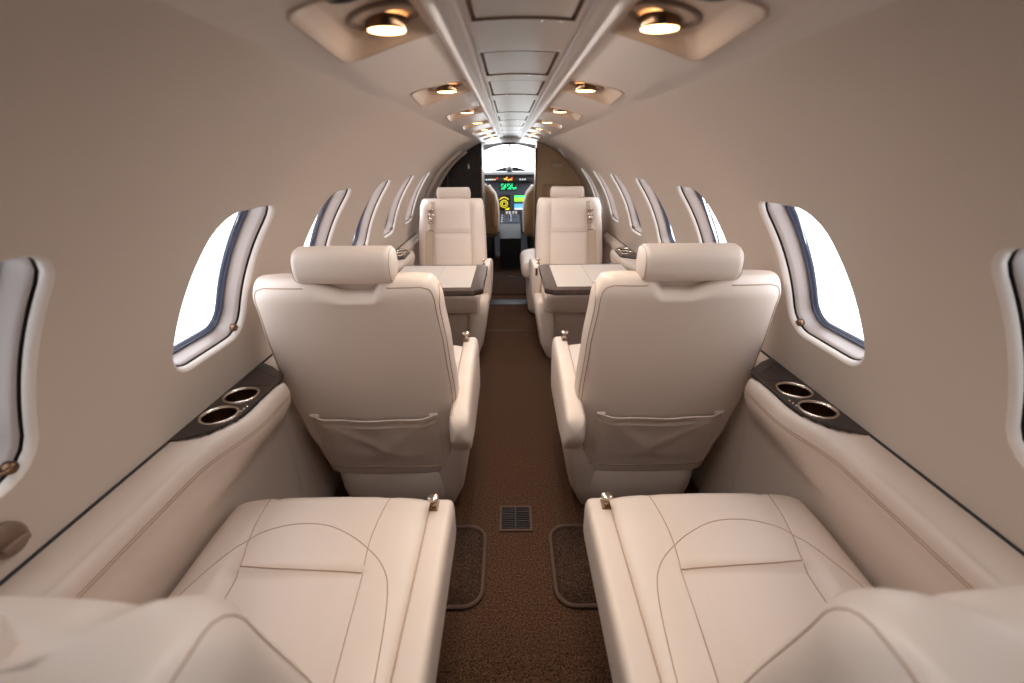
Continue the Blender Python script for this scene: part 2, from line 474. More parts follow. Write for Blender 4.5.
def foot_mat(lab):
    root = thing('carpet_mat', lab, 'mat', (0, 0, 0))
    mb = MB(); lo = rrect(-.25, 1.125, .135, .160, .06)
    mb.loft([[Vector((x, y, z)) for x, y in lo] for z in (0, .007)], M['carpet2'], False, True); mb.build('mat_surface', root)
    b = MB(); b.tube([Vector((x, y, .007)) for x, y in lo], .007, M['serge'], 8, True); b.build('mat_border', root)
foot_mat('brown carpet mat with raised border on the floor left of the aisle')
MIR[0] = -1; foot_mat('brown carpet mat with raised border on the floor right of the aisle'); MIR[0] = 1
mb = MB(); vx, vy = -.006, 1.33
root = thing('floor_vent', 'square brown slatted air vent set in the middle of the aisle carpet', 'vent', (vx, vy, 0))
b = MB(); 
plate_mesh(b, [(-.061, -.064), (.061, -.064), (.061, .064), (-.061, .064)], [[(-.052, -.055), (-.052, .055), (.052, .055), (.052, -.055)]], 0, .006, M['serge']); b.build('frame', root)
b = MB(); b.add([(-.052, -.055, .0008), (.052, -.055, .0008), (.052, .055, .0008), (-.052, .055, .0008)], [(0, 1, 2, 3)], M['black'], False); b.build('vent_well', root)
b = MB()
for k in range(12): b.box((0, -.050+k*.0091, .003), (.104, .0022, .004), M['vent'])
b.box((0, 0, .004), (.003, .11, .004), M['serge']); b.build('slats', root)
# aft carpet step
mb = MB(); mb.loft([[Vector((x, y, z)) for y, z in ((YREAR+.05, .0), (YREAR+.05, .022), (.80, .022), (.815, .018), (.82, 0))] for x in (-.7, .7)], M['carpet'], False, False, close=False, smooth=False)
struct(mb.build('trim_1'), 'raised carpet step at the aft end of the aisle')

# ------------------------------------------------------------------ side ledges with cup holders
def ledge_in(y):   # inner edge |x| of the ledge
    w = smooth(.80, .99, y)*(1-smooth(1.12, 1.22, y))
    w2 = .80*smooth(2.56, 2.66, y)*(1-smooth(3.02, 3.12, y))
    back = smooth(1.18, 1.26, y)*(1-smooth(2.45, 2.55, y))+smooth(3.08, 3.16, y)+(1-smooth(.43, .50, y))
    return .700-.062*max(w, w2)+.038*back
cup_out = [(-.776, .853), (-.760, .856), (-.745, .866), (-.720, .884), (-.695, .915), (-.679, .945), (-.672, .99), (-.671, 1.04), (-.667, 1.10), (-.664, 1.15), (-.672, 1.175), (-.695, 1.198), (-.73, 1.232), (-.776, 1.262)]
CUPS = [(-.727, .957), (-.727, 1.056)]
def inside(poly, x, y):
    c = False
    for i in range(len(poly)):
        (x0, y0), (x1, y1) = poly[i-1], poly[i]
        if (y0 > y) != (y1 > y) and x < (x1-x0)*(y-y0)/(y1-y0)+x0: c = not c
    return c
ZL = .684
FL = 3.95   # mirror line of the forward cup holder panels: y' = FL - y
def ledge(lab):
    root = thing('side_ledge', lab, 'ledge', (0, 0, 0))
    mb = MB(); rings = []
    shrink = [(x*.985-.011, 1.07+(y-1.07)*.955) for x, y in cup_out]
    flip = [(x, FL-y) for x, y in shrink]
    ys = [YREAR+.02]+[YREAR+.02+(i+1)*.05 for i in range(0, 30)]
    ys = sorted(set([YREAR+.02, -.6, -.2, .2, .5]+[.6+.012*i for i in range(80)]+[1.6, 1.9, 2.2, 2.5]+[2.6+.012*i for i in range(66)]+[3.6, 3.75]))
    for y in ys:
        xi = ledge_in(y)
        prof = []
        def top(u):      # u = 0 wall .. 1 inner edge
            return R-.002-(R-.002-xi-.018)*u
        flat = 1 if xi < .69 else 0
        for u in [k/12 for k in range(13)]:
            x = top(u); roll = (1-u)
            w = max(0, (.700-xi)/.062)
            z = ZL-(1-w)*.016*u*u-.002*u
            prof.append((x, z))
        zz = prof[-1][1]
        for a in [PI/2*k/8 for k in range(1, 9)]:
            prof.append((xi+.018*(1-math.sin(a)), zz-.030*(1-math.cos(a))*1.0))
        w = max(0, (.700-xi)/.062)
        prof.append((xi, zz-.045))
        prof.append((xi+.004, zz-.060)); 
        prof.append((xi+.012*w+.004, zz-.075-.01*w)); prof.append((xi*(1-w)+.695*w+.002, zz-.10-.04*w)); prof.append((max(xi, .712), .52)); prof.append((max(xi, .730), .47)); prof.append((max(xi, .732), .2)); prof.append((max(xi, .734), .001))
        r = []
        for x, z in prof:
            if z > .6 and (inside(shrink, -x, y) or inside(flip, -x, y)): z = .625
            r.append(Vector((-x, y, z)))
        rings.append(r)
    mb.loft(rings, M['ledge'], False, False, close=False)
    # outer stitching
    for dz in (0, .006):
        mb.tube([Vector((-ledge_in(y)+.0005, y, ZL-.018-(1-max(0, (.700-ledge_in(y))/.062))*.016-.016-dz)) for y in ys], .0009, M['seam'], 6)
    # front end cap
    o = mb.build('padded_ledge', root)
    b = MB()
    b.loft([[Vector((-R+.002, y, ZL-.002)), Vector((-R+.002, y, ZL+.004)), Vector((-R+.006, y, ZL+.001)), Vector((-R+.006, y, ZL-.004))] for y in (ys[0], ys[-1])], M['black'], False, False, smooth=False)  # shade in the gap at the wall put in as a black strip
    b.build('gap_shadow', root)
    return root
ledge('long cream leather side ledge with stitched edge under the left windows')
MIR[0] = -1; ledge('long cream leather side ledge with stitched edge under the right windows'); MIR[0] = 1

def cup_panel(lab):
    root = thing('cup_holder_panel', lab, 'cup holder', (-.73, 1.1, ZL), 0, 'dark wood cup holder panels in the side ledges')
    s = MIR[0]
    root.location = (-.73*s, 1.1, ZL)
    b = MB()
    out = [(p.x+.73, p.y-1.1) for p in catmull([(x, y, 0) for x, y in cup_out[1:-1]], 5)]
    out = [(cup_out[0][0]+.73, cup_out[0][1]-1.1)]+out+[(cup_out[-1][0]+.73, cup_out[-1][1]-1.1)]
    holes = [[(cx+.73+.0385*math.cos(a), cy-1.1+.0385*math.sin(a)) for a in [2*PI*k/40 for k in range(40)]] for cx, cy in CUPS]
    plate_mesh(b, out, holes, -.003, .004, M['wood']); b.build('plate', root)
    for cx, cy in CUPS:
        p = Vector((cx+.73, cy-1.1, 0))
        b = MB(); b.lathe([(.0375, .002), (.0385, .0065), (.041, .0075), (.0435, .0065), (.044, .004)], p, M['chrome'], 48); b.build('ring', root)
        b = MB(); b.lathe([(.038, .003), (.037, -.012), (.036, -.045), (.030, -.050)], p, M['brass'], 40, cap1=True); b.build('cup', root)
    for k in range(3):
        b = MB(); q = Vector((-.683+.73-.0015+k*.0012, .975-1.1+k*.012, .004))
        b.lathe([(.0028, 0), (.0028, .0015)], q, M['chrome'], 10, cap1=True); b.build('button', root)
    b = MB(); b.tube([Vector((-.765+.73, 1.11-1.1, .0042)), Vector((-.682+.73, 1.11-1.1, .0042)), Vector((-.680+.73, 1.15-1.1, .0042)), Vector((-.765+.73, 1.215-1.1, .0042))], .0007, M['black'], 4, True); b.build('lid_outline', root)
    return root
a = cup_panel('dark wood panel with two cup holders beside the back of the near left seat')
MIR[0] = -1
c = cup_panel('dark wood panel with two cup holders beside the back of the near right seat')
MIR[0] = 1
# the forward pair faces the other way
dup(c, (-.73, FL-1.1, ZL), PI, 'small looking dark cup holder panel at the wall end of the left table')
dup(a, (.73, FL-1.1, ZL), PI, 'small looking dark cup holder panel at the wall end of the right table')

# ------------------------------------------------------------------ cabin seats
# local frame: seat faces +y, origin on the floor, inboard side is +x (mirrored for the right side). world = local + (-.44, 1.40, 0)
LEAN = .288
def yrear(z, low=False): return -.27+(.965-z)*LEAN-(.050 if low else 0)
A_TAB = [(.20, .222), (.30, .236), (.42, .256), (.57, .268), (.75, .262), (.90, .252), (.965, .246)]
XB = -.018
def seat(lab, group=None, belt=False, low=False):
    L = M['leather']; root = thing('cabin_seat', lab, 'seat', (0, 0, 0), 0, group)
    BT = .185 if low else .130      # back thickness
    def yrear(z): return -.27+(.965-z)*LEAN
    # --- backrest
    mb = MB(); rings = []; NR = 96; zt = .975
    zs = [.205, .21, .225, .24]+[.24+(.90-.24)*k/34 for k in range(1, 35)]
    def ring(z, a, bmul, zoff=0, rearpull=0):
        yc = yrear(z)+BT/2; r = []
        for k in range(NR):
            cx, cy = sup(2*PI*k/NR, 5)
            x = XB+a*cx; y = yc+BT/2*bmul*cy
            zz = z
            if cy < 0:   # rear: slight crown
                y -= .006*(1-cx*cx)*bmul
            else:        # front: bolsters and centre panel
                u = abs(x-XB)/a
                y += .016*math.exp(-((u-.80)/.17)**2)*bmul*smooth(.5, 1, cy)
                y += .010*(1-min(1, (u/.55))**2)*bmul*smooth(.5, 1, cy) if u < .55 else 0
                y -= .012*math.exp(-((u-.58)/.045)**2)*bmul*smooth(.5, 1, cy)
                if u < .56: y -= .010*math.exp(-((z-.745)/.010)**2)*smooth(.5, 1, cy)
            r.append(Vector((x, y, zz)))
        return r
    rings.append(ring(.198, .18, .55)); rings.append(ring(.200, .205, .85))
    for z in zs: rings.append(ring(z, interp(A_TAB, z)*(.92 if low else 1), 1))
    K = 12
    for k in range(1, K+1):
        t = k/K; t2 = math.sin(t*PI/2)
        z = .905+.068*t2
        a = interp(A_TAB, z)*(.92 if low else 1)-.024*(1-math.cos(t*PI/2)); bm = max(.15, math.cos(t*PI/2)*.75+.25 if t < 1 else .22)
        rings.append(ring(z, a, bm))
    # notch in the top behind the headrest
    for r in rings:
        for p in r:
            if p.z > .885:
                w = 1-smooth(.070, .092, abs(p.x+.005))
                if p.y < yrear(p.z)+BT*.55: p.z -= .036*w*smooth(.890, .962, p.z)
    mb.loft(rings, L, True, True)
    bv = bvh_of(mb)
    def rear(x, z, off=-.0006):
        h = bv.ray_cast(Vector((x, -1.5, z)), Vector((0, 1, 0)))
        return Vector((x, h[0].y+off, z)) if h[0] else Vector((x, yrear(z), z))
    def front(x, z, off=.0006):
        h = bv.ray_cast(Vector((x, 1.5, z)), Vector((0, -1, 0)))
        return Vector((x, h[0].y+off, z)) if h[0] else Vector((x, yrear(z)+BT, z))
    # piping at the rear edges and down the sides
    E = .014
    zz_ = [.25+(.915-.25)*k/30 for k in range(31)]
    path = [rear(XB+interp(A_TAB, z)-E, z) for z in zz_]
    arc = [(XB+interp(A_TAB, .93)-E-.018*(1-math.cos(t)), .915+.030*math.sin(t)) for t in [PI/2*k/8 for k in range(1, 9)]]
    path += [rear(x, z) for x, z in arc]
    xe = arc[-1][0]
    path += [rear(x, .950) for x in [xe+(.10-xe)*k/8 for k in range(1, 9)]]
    mb.tube(path, .0012, M['seam'], 6)
    path = [rear(XB-interp(A_TAB, z)+E, z) for z in zz_]+[rear(2*XB-x, z) for x, z in arc]+[rear(2*XB-x, .950) for x in [xe+(.08-xe)*k/8 for k in range(1, 9)]]
    mb.tube(path, .0013, M['seam'], 6)
    # side gusset piping: up the rear of the inboard side, over the top, down the front
    IN = .014 if low else .024
    def side(y, z):
        h = bv.ray_cast(Vector((1.0, y, z)), Vector((-1, 0, 0))); return h[0]+Vector((.0004, 0, 0)) if h[0] else None
    g = [(yrear(z)+IN, z) for z in [.30+.60*k/20 for k in range(21)]]
    cyy = yrear(.90)+BT/2; rr = BT/2-IN
    g += [(cyy-rr*math.cos(a), .90+min(rr, .060)*math.sin(a)) for a in [PI*k/14 for k in range(1, 14)]]
    g += [(yrear(z)+BT-IN, z) for z in [.90-.60*k/20 for k in range(21)]]
    g = [side(*p) for p in g]; g = [p for p in g if p]
    mb.tube(g, .0009 if low else .0012, M['seam'], 6)
    for s in (1, -1):
        mb.tube([front(XB+s*.58*interp(A_TAB, z), z, .0002) for z in [.42+(.93-.42)*k/24 for k in range(25)]], .0013, M['seam'], 6)
    mb.tube([front(XB+x, .745, .0002) for x in [-.145+.29*k/12 for k in range(13)]], .0013, M['seam'], 6)
    mb.build('backrest', root)
    # --- lower rear seam flap and map pocket
    b = MB(); n, m_ = 44, 22; rings = []
    def pocket(x, z):
        # x -.19..+.19 ; z .285..(.49)
        t = (z-.285)/(.488-.285); e = 1-smooth(.15, .20, abs(x+.02))
        d = .0006+.004*smooth(0, .3, t)+.013*t*t*e
        d += .006*e*math.sin(t*2.5)*(math.exp(-((x+.20-.30*(1-t))/.03)**2)+math.exp(-((x-.16+.26*(1-t))/.035)**2))
        d += .0025*e*math.sin(x*38+t*3)*t
        return d
    grid = []
    for j in range(m_+1):
        row = []
        for i in range(n+1):
            x = -.222+.405*i/n; zt_ = .496-.010*(1-((x+.02)/.20)**2)*1
            z = .255+(zt_-.255)*j/m_
            p = rear(x, z, 0); e = min(1, min(i, n-i)/2)
            tt = j/m_
            p.y -= (.0008+(pocket(x, .285+tt*.203)-.0008)*e*smooth(0, .2, tt))
            row.append(p)
        grid.append(row)
    b.loft(grid, L, False, False, close=False)
    b.loft([grid[-1], [p+Vector((0, .004, .001)) for p in grid[-1]], [p+Vector((0, .005, -.03)) for p in grid[-1]]], L, False, False, close=False)
    b.tube([p+Vector((0, .0005, 0)) for p in grid[-1]], .0028, L, 8)
    b.tube([p+Vector((0, -.0006, -.012)) for p in grid[-1]], .0007, M['seam'], 5)
    for c in (0, -1): b.tube([r[c] for r in grid], .0018, L, 6)
    for c in (0, -1):
        q = grid[-1][c]; b.box(q+Vector((.012 if c == 0 else -.012, -.003, 0)), (.03, .008, .012), L, .003)
    b.build('map_pocket', root)
    b = MB()
    b.tube([rear(x, .240, -.0003) for x in [XB-.215+.43*k/30 for k in range(31)]], .0022, M['seam'], 6); b.build('lower_seam', root)
    # --- base skirt
    b = MB(); rings = []
    for z, hx, y0, y1 in ((.0, .195, -.005, .44), (.012, .208, -.022, .45), (.10, .224, -.042, .46), (.196, .230, -.052, .475), (.206, .228, -.048, .475), (.235, .215, -.0, .48), (.32, .21, .05, .48)):
        yc, hy = (y0+y1)/2, (y1-y0)/2
        rings.append([Vector((-.008+hx*cx, yc+hy*cy, z)) for cx, cy in [sup(2*PI*k/64, 6) for k in range(64)]])
    b.loft(rings, M['leather_dim'] if False else L, True, True)
    b.build('base', root)
    # --- headrest
    b = MB(); rings = []
    hc = Vector((-.007, yrear(.965)+.046, 1.004)); hl = .133; hy, hz = .048, .047
    if low: hc = hc+Vector((-.040, -.035, -.052))
    for k in range(-16, 17):
        u = k/16; e = max(0, (abs(u)-.86)/.14); q = math.sqrt(max(0, 1-e*e))
        q = .30+.70*q if abs(u) < 1 else .30
        xx = hc.x+hl*u
        tilt = .10
        rr = []
        for j in range(48):
            cy, cz = sup(2*PI*j/48, 2.5)
            y, z = hy*q*cy, hz*q*cz-(.004 if cz < 0 else 0)*0
            z *= 1.0
            rr.append(Vector((xx, hc.y+y*math.cos(tilt)-z*math.sin(tilt), hc.z+y*math.sin(tilt)+z*math.cos(tilt))))
        rings.append(rr)
    b.loft(rings, L, True, True)
    for s in (() if low else (1, -1)):
        uu = .925; rr = []
        for j in range(48):
            cy, cz = sup(2*PI*j/48, 2.5); q = .30+.70*math.sqrt(1-((uu-.86)/.14)**2)
            y, z = hy*q*cy*1.004, hz*q*cz*1.004
            rr.append(Vector((hc.x+s*hl*uu, hc.y+y*math.cos(.1)-z*math.sin(.1), hc.z+y*math.sin(.1)+z*math.cos(.1))))
        b.tube(rr, .0008, M['seam'], 5, True)
    hr = b.build('headrest', root)
    b = MB()
    b.box((-.007, yrear(.93)+.062, .955), (.150, .05, .05), L, .012, 3)
    b.build('headrest_mount', root)
    # --- cushion
    b = MB(); rings = []; NC = 128
    cx0 = -.026; ha = .252
    yA, yB = .0, .540
    def ctop(x, y):
        u = abs(x)/ha
        z = .474-.009*u*u
        z += .006*math.exp(-((y-.42)/.10)**2)
        inn = (1-smooth(.128, .150, abs(x+.004)))
        z -= .011*inn*(1-smooth(.285, .308, y))
        z += .004*inn*math.exp(-((y-.12)/.12)**2)
        z -= .004*math.exp(-((abs(x+.004)-.140)/.010)**2)
        return z
    ys = [yA+(yB-.045-yA)*k/60 for k in range(61)]
    def cring(y, sh=0, low=.325, drop=0):
        r = []
        for k in range(NC):
            cx, cz = sup(2*PI*k/NC, 7)
            x = (ha-sh)*cx
            zt_ = ctop(x, y)-drop; zb = low
            z = (zt_+zb)/2+(zt_-zb)/2*cz
            r.append(Vector((cx0+x, y, z)))
        return r
    rings.append(cring(yA-.003, .03, .35, .03))
    for y in ys: rings.append(cring(y))
    for k in range(1, 11):
        t = k/10*PI/2
        rings.append(cring(yB-.045+.045*math.sin(t), .020*(1-math.cos(t)), .325+.010*(1-math.cos(t)), .050*(1-math.cos(t))))
    b.loft(rings, L, True, True)
    cb = bvh_of(b)
    def dn(x, y, off=.0002):
        h = cb.ray_cast(Vector((x, y, 1)), Vector((0, 0, -1)))
        return Vector((x, y, h[0].z+off)) if h[0] else None
    def seam(pts, r=.0010):
        q = [dn(p.x, p.y) for p in catmull([(x, y, 0) for x, y in pts], 8)]
        q = [p for p in q if p]
        if len(q) > 1: b.tube(q, r, M['seam'], 6)
    # outline: world near-seat numbers minus (-.44, .40)
    W = lambda l: [(-.02+(x+.02)*.975+.44, y*.972-.40) for x, y in l]
    seam(W([(-.645, .975-.036), (-.640, .93), (-.634, .86), (-.622, .79), (-.606, .73), (-.598, .60), (-.590, .45)]))
    seam(W([(-.333, .937), (-.338, .90), (-.343, .84), (-.344, .78), (-.338, .71), (-.328, .58), (-.318, .45)]))
    seam(W([(-.706, .58), (-.700, .65), (-.670, .73), (-.624, .80), (-.575, .83), (-.52, .842), (-.455, .835), (-.396, .808), (-.335, .765), (-.295, .72), (-.275, .67), (-.262, .58), (-.252, .45)]))
    seam(W([(-.604, .727), (-.54, .722), (-.45, .718), (-.34, .714)]), .0014)
    b.build('seat_cushion', root)
    # --- inboard armrest
    arm = MB(); rings = []
    xa = .243 if low else .260
    prof = []
    N = 40
    def top(y): return .468 if low else interp([(-.22, .520), (-.12, .545), (0, .562), (.12, .578), (.30, .590), (.32, .590)], y)
    def bot(y): return .335 if low else interp([(-.22, .43), (-.12, .355), (.0, .335), (.30, .335)], y)
    ya, yb = -.215, .315
    if low: ya, yb = -.16, .525
    for k in range(N+1):
        u = -1+2*k/N
        y = (ya+yb)/2+(yb-ya)/2*u
        e = 0
        if u < -.86: e = 1-math.sqrt(max(0, 1-((-.86-u)/.14)**2))
        if u > .93: e = 1-math.sqrt(max(0, 1-((u-.93)/.07)**2))
        e = min(.72, e)
        zt_, zb = top(y), bot(y); zc = (zt_+zb)/2; hz_ = (zt_-zb)/2-.030*e; hx = .0330*(1-.55*e)
        rings.append([Vector((xa+hx*cx, y, zc+hz_*cz)) for cx, cz in [sup(2*PI*j/48, 5) for j in range(48)]])
    arm.loft(rings, L, True, True)
    ab = bvh_of(arm)
    for xx in (xa-.024,):
        q = []
        for k in range(31):
            y = ya+.03+(yb-ya-.045)*k/30; h = ab.ray_cast(Vector((xx, y, 1)), Vector((0, 0, -1)))
            if h[0]: q.append(h[0]+Vector((0, 0, .0002)))
        arm.tube(q, .0012, M['seam'], 6)
    ao = arm.build('armrest', root)
    b = MB(); q = Vector((xa-.014, yb-.046, (.469 if low else .590)))
    b.box(q+Vector((0, .004, .0005)), (.022, .034, .003), M['brass'], .001)
    b.build('button_plate', ao)
    if not low:
        b = MB(); b.box((xa, yb+.001, .545), (.016, .005, .050), M['brass'], .002); b.build('front_latch', ao)
    b = MB()
    b.lathe([(.006, 0), (.0042, .006), (.0042, .020), (.011, .023), (.0145, .026), (.0145, .030), (.011, .033)], q+Vector((0, 0, .001)), M['chrome'], 20, cap0=True, cap1=True, sx=1, sy=1)
    b.build('release_button', ao)
    # inner side panel below the armrest
    b = MB()
    rings = []
    for z, x1, y0, y1 in (((0, .18, .005, .50), (.012, .188, -.010, .51), (.10, .200, -.035, .52), (.30, .238, -.06, .52), (.36, .244, -.08, .52), (.385, .240, -.07, .50)) if low else
                          ((0, .180, .005, .50), (.012, .200, -.010, .51), (.10, .240, -.030, .52), (.30, .276, -.065, .52), (.37, .280, -.075, .50), (.40, .272, -.06, .48))):
        x0 = .13
        rings.append([Vector(((x0+x1)/2+(x1-x0)/2*cx, (y0+y1)/2+(y1-y0)/2*cy, z)) for cx, cy in [sup(2*PI*j/56, 7) for j in range(56)]])
    b.loft(rings, L, True, True)
    b.build('side_panel', root)
    if low:      # these two are set a little taller
        for c in root.children:
            if c.name.split('.')[0] in ('backrest', 'map_pocket', 'lower_seam'): c.location = (-.014*MIR[0], -.035, -.028)
    if belt:
        b = MB(); xx = -.19
        def strap(b, p0, p1, w):
            pts = [p0+(p1-p0)*k/10 for k in range(11)]
            rr = []
            for p in pts:
                f = front(p.x, p.z, .004)
                rr.append([f+Vector((-w/2, 0, 0)), f+Vector((-w/2, .0025, 0)), f+Vector((w/2, .0025, 0)), f+Vector((w/2, 0, 0))])
            b.loft(rr, M['belt'], True, True, smooth=False)
        strap(b, Vector((xx+.022, 0, .955)), Vector((xx-.004, 0, .50)), .044)
        strap(b, Vector((xx-.006, 0, .76)), Vector((xx-.018, 0, .46)), .05)
        so = b.build('shoulder_belt', root)
        b = MB()
        for z, w, h in ((.90, .040, .018), (.86, .046, .03), (.815, .036, .016), (.765, .05, .012)):
            f = front(xx+.012, z, .010); b.box(f, (w, .012, h), M['chrome'], .003)
        f = front(xx+.012, .84, .012); b.lathe([(.016, 0), (.016, .006), (.010, .010)], f, M['chrome'], 20, Vector((0, 1, 0)), True, True)
        b.build('buckle', so)
    return root

MIR[0] = 1
sL = seat('cream leather seat seen from behind on the left, with map pocket and headrest'); sL.location = (-.44, 1.40, 0)
sLn = seat('nearest cream leather seat at lower left, its wide seat cushion toward the camera', None, False, True); sLn.location = (-.44, .40, 0)
sLb = seat('cream leather seat facing the camera behind the right table, shoulder belt on its bolster', None, True); sLb.scale = (.935, 1, 1); sLb.location = (.402, 3.20+.33-.235, 0); sLb.rotation_euler = (0, 0, PI)
MIR[0] = -1
sR = seat('cream leather seat seen from behind on the right, with map pocket and headrest'); sR.location = (.44, 1.40, 0)
sRn = seat('nearest cream leather seat at lower right, its wide seat cushion toward the camera', None, False, True); sRn.location = (.44, .40, 0)
sRb = seat('cream leather seat facing the camera behind the left table, shoulder belt on its bolster', None, True); sRb.scale = (.935, 1, 1); sRb.location = (-.422, 3.20+.33-.235, 0); sRb.rotation_euler = (0, 0, PI)
MIR[0] = 1

# ------------------------------------------------------------------ tables
def table(lab):
    z = .66; root = thing('folding_table', lab, 'table', (-.44*MIR[0], 2.42, z), 0, 'folding tables between the facing seats')
    ox, oy = .44, -2.42
    def chamf(x0, x1, y0, y1, c):   # chamfered inboard corners
        return [(x0, y0), (x1-c, y0), (x1, y0+c*.8), (x1, y1-c*.8), (x1-c, y1), (x0, y1)]
    b = MB()
    def pl(o, zz): return [Vector((x+ox, y+oy, zz)) for x, y in o]
    o0 = chamf(-.646, -.150, 2.13, 2.70, .04)
    def grow(o, g): 
        return chamf(-.646-g, -.150+g, 2.13-g, 2.70+g, .04)
    b.loft([pl(grow(o0, -.010), -.030), pl(grow(o0, -.002), -.024), pl(grow(o0, 0), -.016), pl(grow(o0, 0), -.004), pl(grow(o0, -.003), 0)], M['wood_table'], True, True, smooth=False)
    b.build('table_top', root)
    for x0, x1 in ((-.640, -.402), (-.400, -.215)):
        b = MB(); r = rrect((x0+x1)/2+ox, 2.425+oy, (x1-x0)/2, .240, .006, 3)
        b.loft([[Vector((x, y, zz)) for x, y in r] for zz in (0, .0025)]+[[Vector((x*1, y, .0030)) for x, y in rrect((x0+x1)/2+ox, 2.425+oy, (x1-x0)/2-.002, .238, .005, 3)]], M['inlay'], False, True, smooth=False)
        b.build('leather_inlay', root)
    b = MB(); b.box((-.20, 0, -.045), (.12, .03, .04), M['chrome'], .004); b.box((-.235, 0, -.10), (.03, .05, .16), M['plastic'], .004); b.build('support_arm', root)
    return root
table('open folding table with leather inlay and dark wood border, left of the aisle')
MIR[0] = -1; table('open folding table with leather inlay and dark wood border, right of the aisle'); MIR[0] = 1

# ------------------------------------------------------------------ forward end of the cabin
def arch_panel(mb, x0, x1, y0, y1, m, zb=0, r=R-.004, n=24):
    """slab across the cabin between x0 and x1, cut to the round of the hull"""
    top = []
    for k in range(n+1):
        x = x0+(x1-x0)*k/n; top.append((x, ZC+math.sqrt(max(0, r*r-x*x))))
    ou = [(x1, zb), *[(x, z) for x, z in top[::-1]], (x0, zb)]
    for y, rev in ((y0, False), (y1, True)):
        vs = [(x, y, z) for x, z in ou]; f = tuple(range(len(vs))); mb.add(vs, [f if rev else f[::-1]], m, False)
    vs = [(x, y, z) for y in (y0, y1) for x, z in ou]; k = len(ou)
    mb.add(vs, [(i, (i+1) % k, (i+1) % k+k, i+k) for i in range(k)], m, False)
# wardrobe, dark walnut, left
root = thing('wardrobe_cabinet', 'tall dark walnut wardrobe cabinet left of the cockpit doorway', 'cabinet', (0, 4.6, 0))
def P(mb, name, parent, off):
    o = mb.build(name, parent); o.data.transform(Matrix.Translation(-Vector(off))); return o
mb = MB(); arch_panel(mb, -.765, -.272, 4.62, 5.0, M['walnut']); P(mb, 'cabinet_body', root, (0, 4.6, 0))
mb = MB(); arch_panel(mb, -.60, -.292, 4.602, 4.620, M['walnut'], .05, R-.06); d = P(mb, 'door', root, (0, 4.6, 0))
mb = MB(); mb.box((-.40, 4.597, 1.17), (.020, .012, .05), M['chrome'], .005); P(mb, 'latch', d, (0, 4.6, 0))
mb = MB(); mb.box((-.605, 4.608, .80), (.012, .02, .86), M['panelgrey'], .003); P(mb, 'edge_strip', root, (0, 4.6, 0))
mb = MB(); mb.box((-.280, 4.605, .62), (.016, .02, 1.1), M['brass'], .004); P(mb, 'corner_strip', root, (0, 4.6, 0))
# beige cabinet, right
root = thing('galley_cabinet', 'beige laminate cabinet filling the right side beside the cockpit doorway', 'cabinet', (0, 4.7, 0))
mb = MB(); arch_panel(mb, .250, .765, 4.72, 5.0, M['beige_cab']); P(mb, 'cabinet_body', root, (0, 4.7, 0))
mb = MB()
mb.loft([[Vector((x, y, z)) for x, z in rrect(.50, .72, .185, .28, .03)] for y in (4.72, 4.706, 4.702)], M['beige_cab'], False, True); P(mb, 'door', root, (0, 4.7, 0))
mb = MB(); mb.box((.45, 4.714, 1.17), (.10, .008, .035), M['placard'], .002); P(mb, 'placard', root, (0, 4.7, 0))
mb = MB(); mb.box((.50, 4.712, 1.075), (.022, .014, .07), M['beige_cab'], .006); P(mb, 'handle', root, (0, 4.7, 0))
mb = MB(); mb.box((.243, 4.80, .68), (.018, .22, 1.30), M['brass'], .006); P(mb, 'edge_trim', root, (0, 4.7, 0))
# doorway header; the light on it is put into its white colour
mb = MB()
hdr = []
for x0, x1 in ((-.315, .285),):
    n = 12; lo = [(x0+(x1-x0)*k/n, 1.352+.03*(1-(2*k/n-1)**2)) for k in range(n+1)]
    hi = [(x, ZC+math.sqrt((R-.003)**2-x*x)) for x, z in lo]
    for y, rev in ((4.86, 0), (4.96, 1)):
        vs = [(x, y, z) for x, z in lo]+[(x, y, z) for x, z in hi]
        mb.add(vs, [((k, k+1, k+n+2, k+n+1) if not rev else (k+n+1, k+n+2, k+1, k)) for k in range(n)], M['white'], False)
    mb.add([(x, 4.86, z) for x, z in lo]+[(x, 4.96, z) for x, z in lo], [(k+1, k, k+n+1, k+n+2) for k in range(n)], M['white'], False)
mb.box((-.015, 4.84, 1.372), (.13, .03, .018), M['plastic'], .004)
struct(mb.build('trim_2'), 'pale header over the cockpit doorway')
# entry door surround on the left wall
mb = MB()
for yc, w in ((3.98, .05), (4.50, .06)):
    rings = []
    for k in range(25):
        t = math.radians(-10)+math.radians(68)*k/24
        rings.append([cyl(t, yc-w/2, R-.002), cyl(t, yc-w/2+.008, R-.028), cyl(t, yc+w/2-.008, R-.028), cyl(t, yc+w/2, R-.002)])
    mb.loft(rings, M['wall'], True, True)
struct(mb.build('door_1'), 'rounded cream surround of the entry door on the left wall')
# small fittings high on the right wall near the front
for k, (y, t) in enumerate(((4.25, 56), (4.45, 52))):
    mb = MB(); t = math.radians(180-t); p = Vector((R*-math.cos(t)*1, y, ZC+R*math.sin(t)))
    p.x = R*math.cos(math.radians(56-4*k))
    p.z = ZC+R*math.sin(math.radians(56-4*k)); n = (Vector((0, y, ZC))-p).normalized()
    mb.lathe([(.032, -.004), (.032, .006), (.026, .010)], p, M['white'], 24, n, False, True)
    tag(mb.build('ceiling_speaker' if k else 'warning_light'), ['round pale warning light high on the right wall near the front', 'round pale speaker just below the warning light on the right wall'][k], ['light', 'speaker'][k])
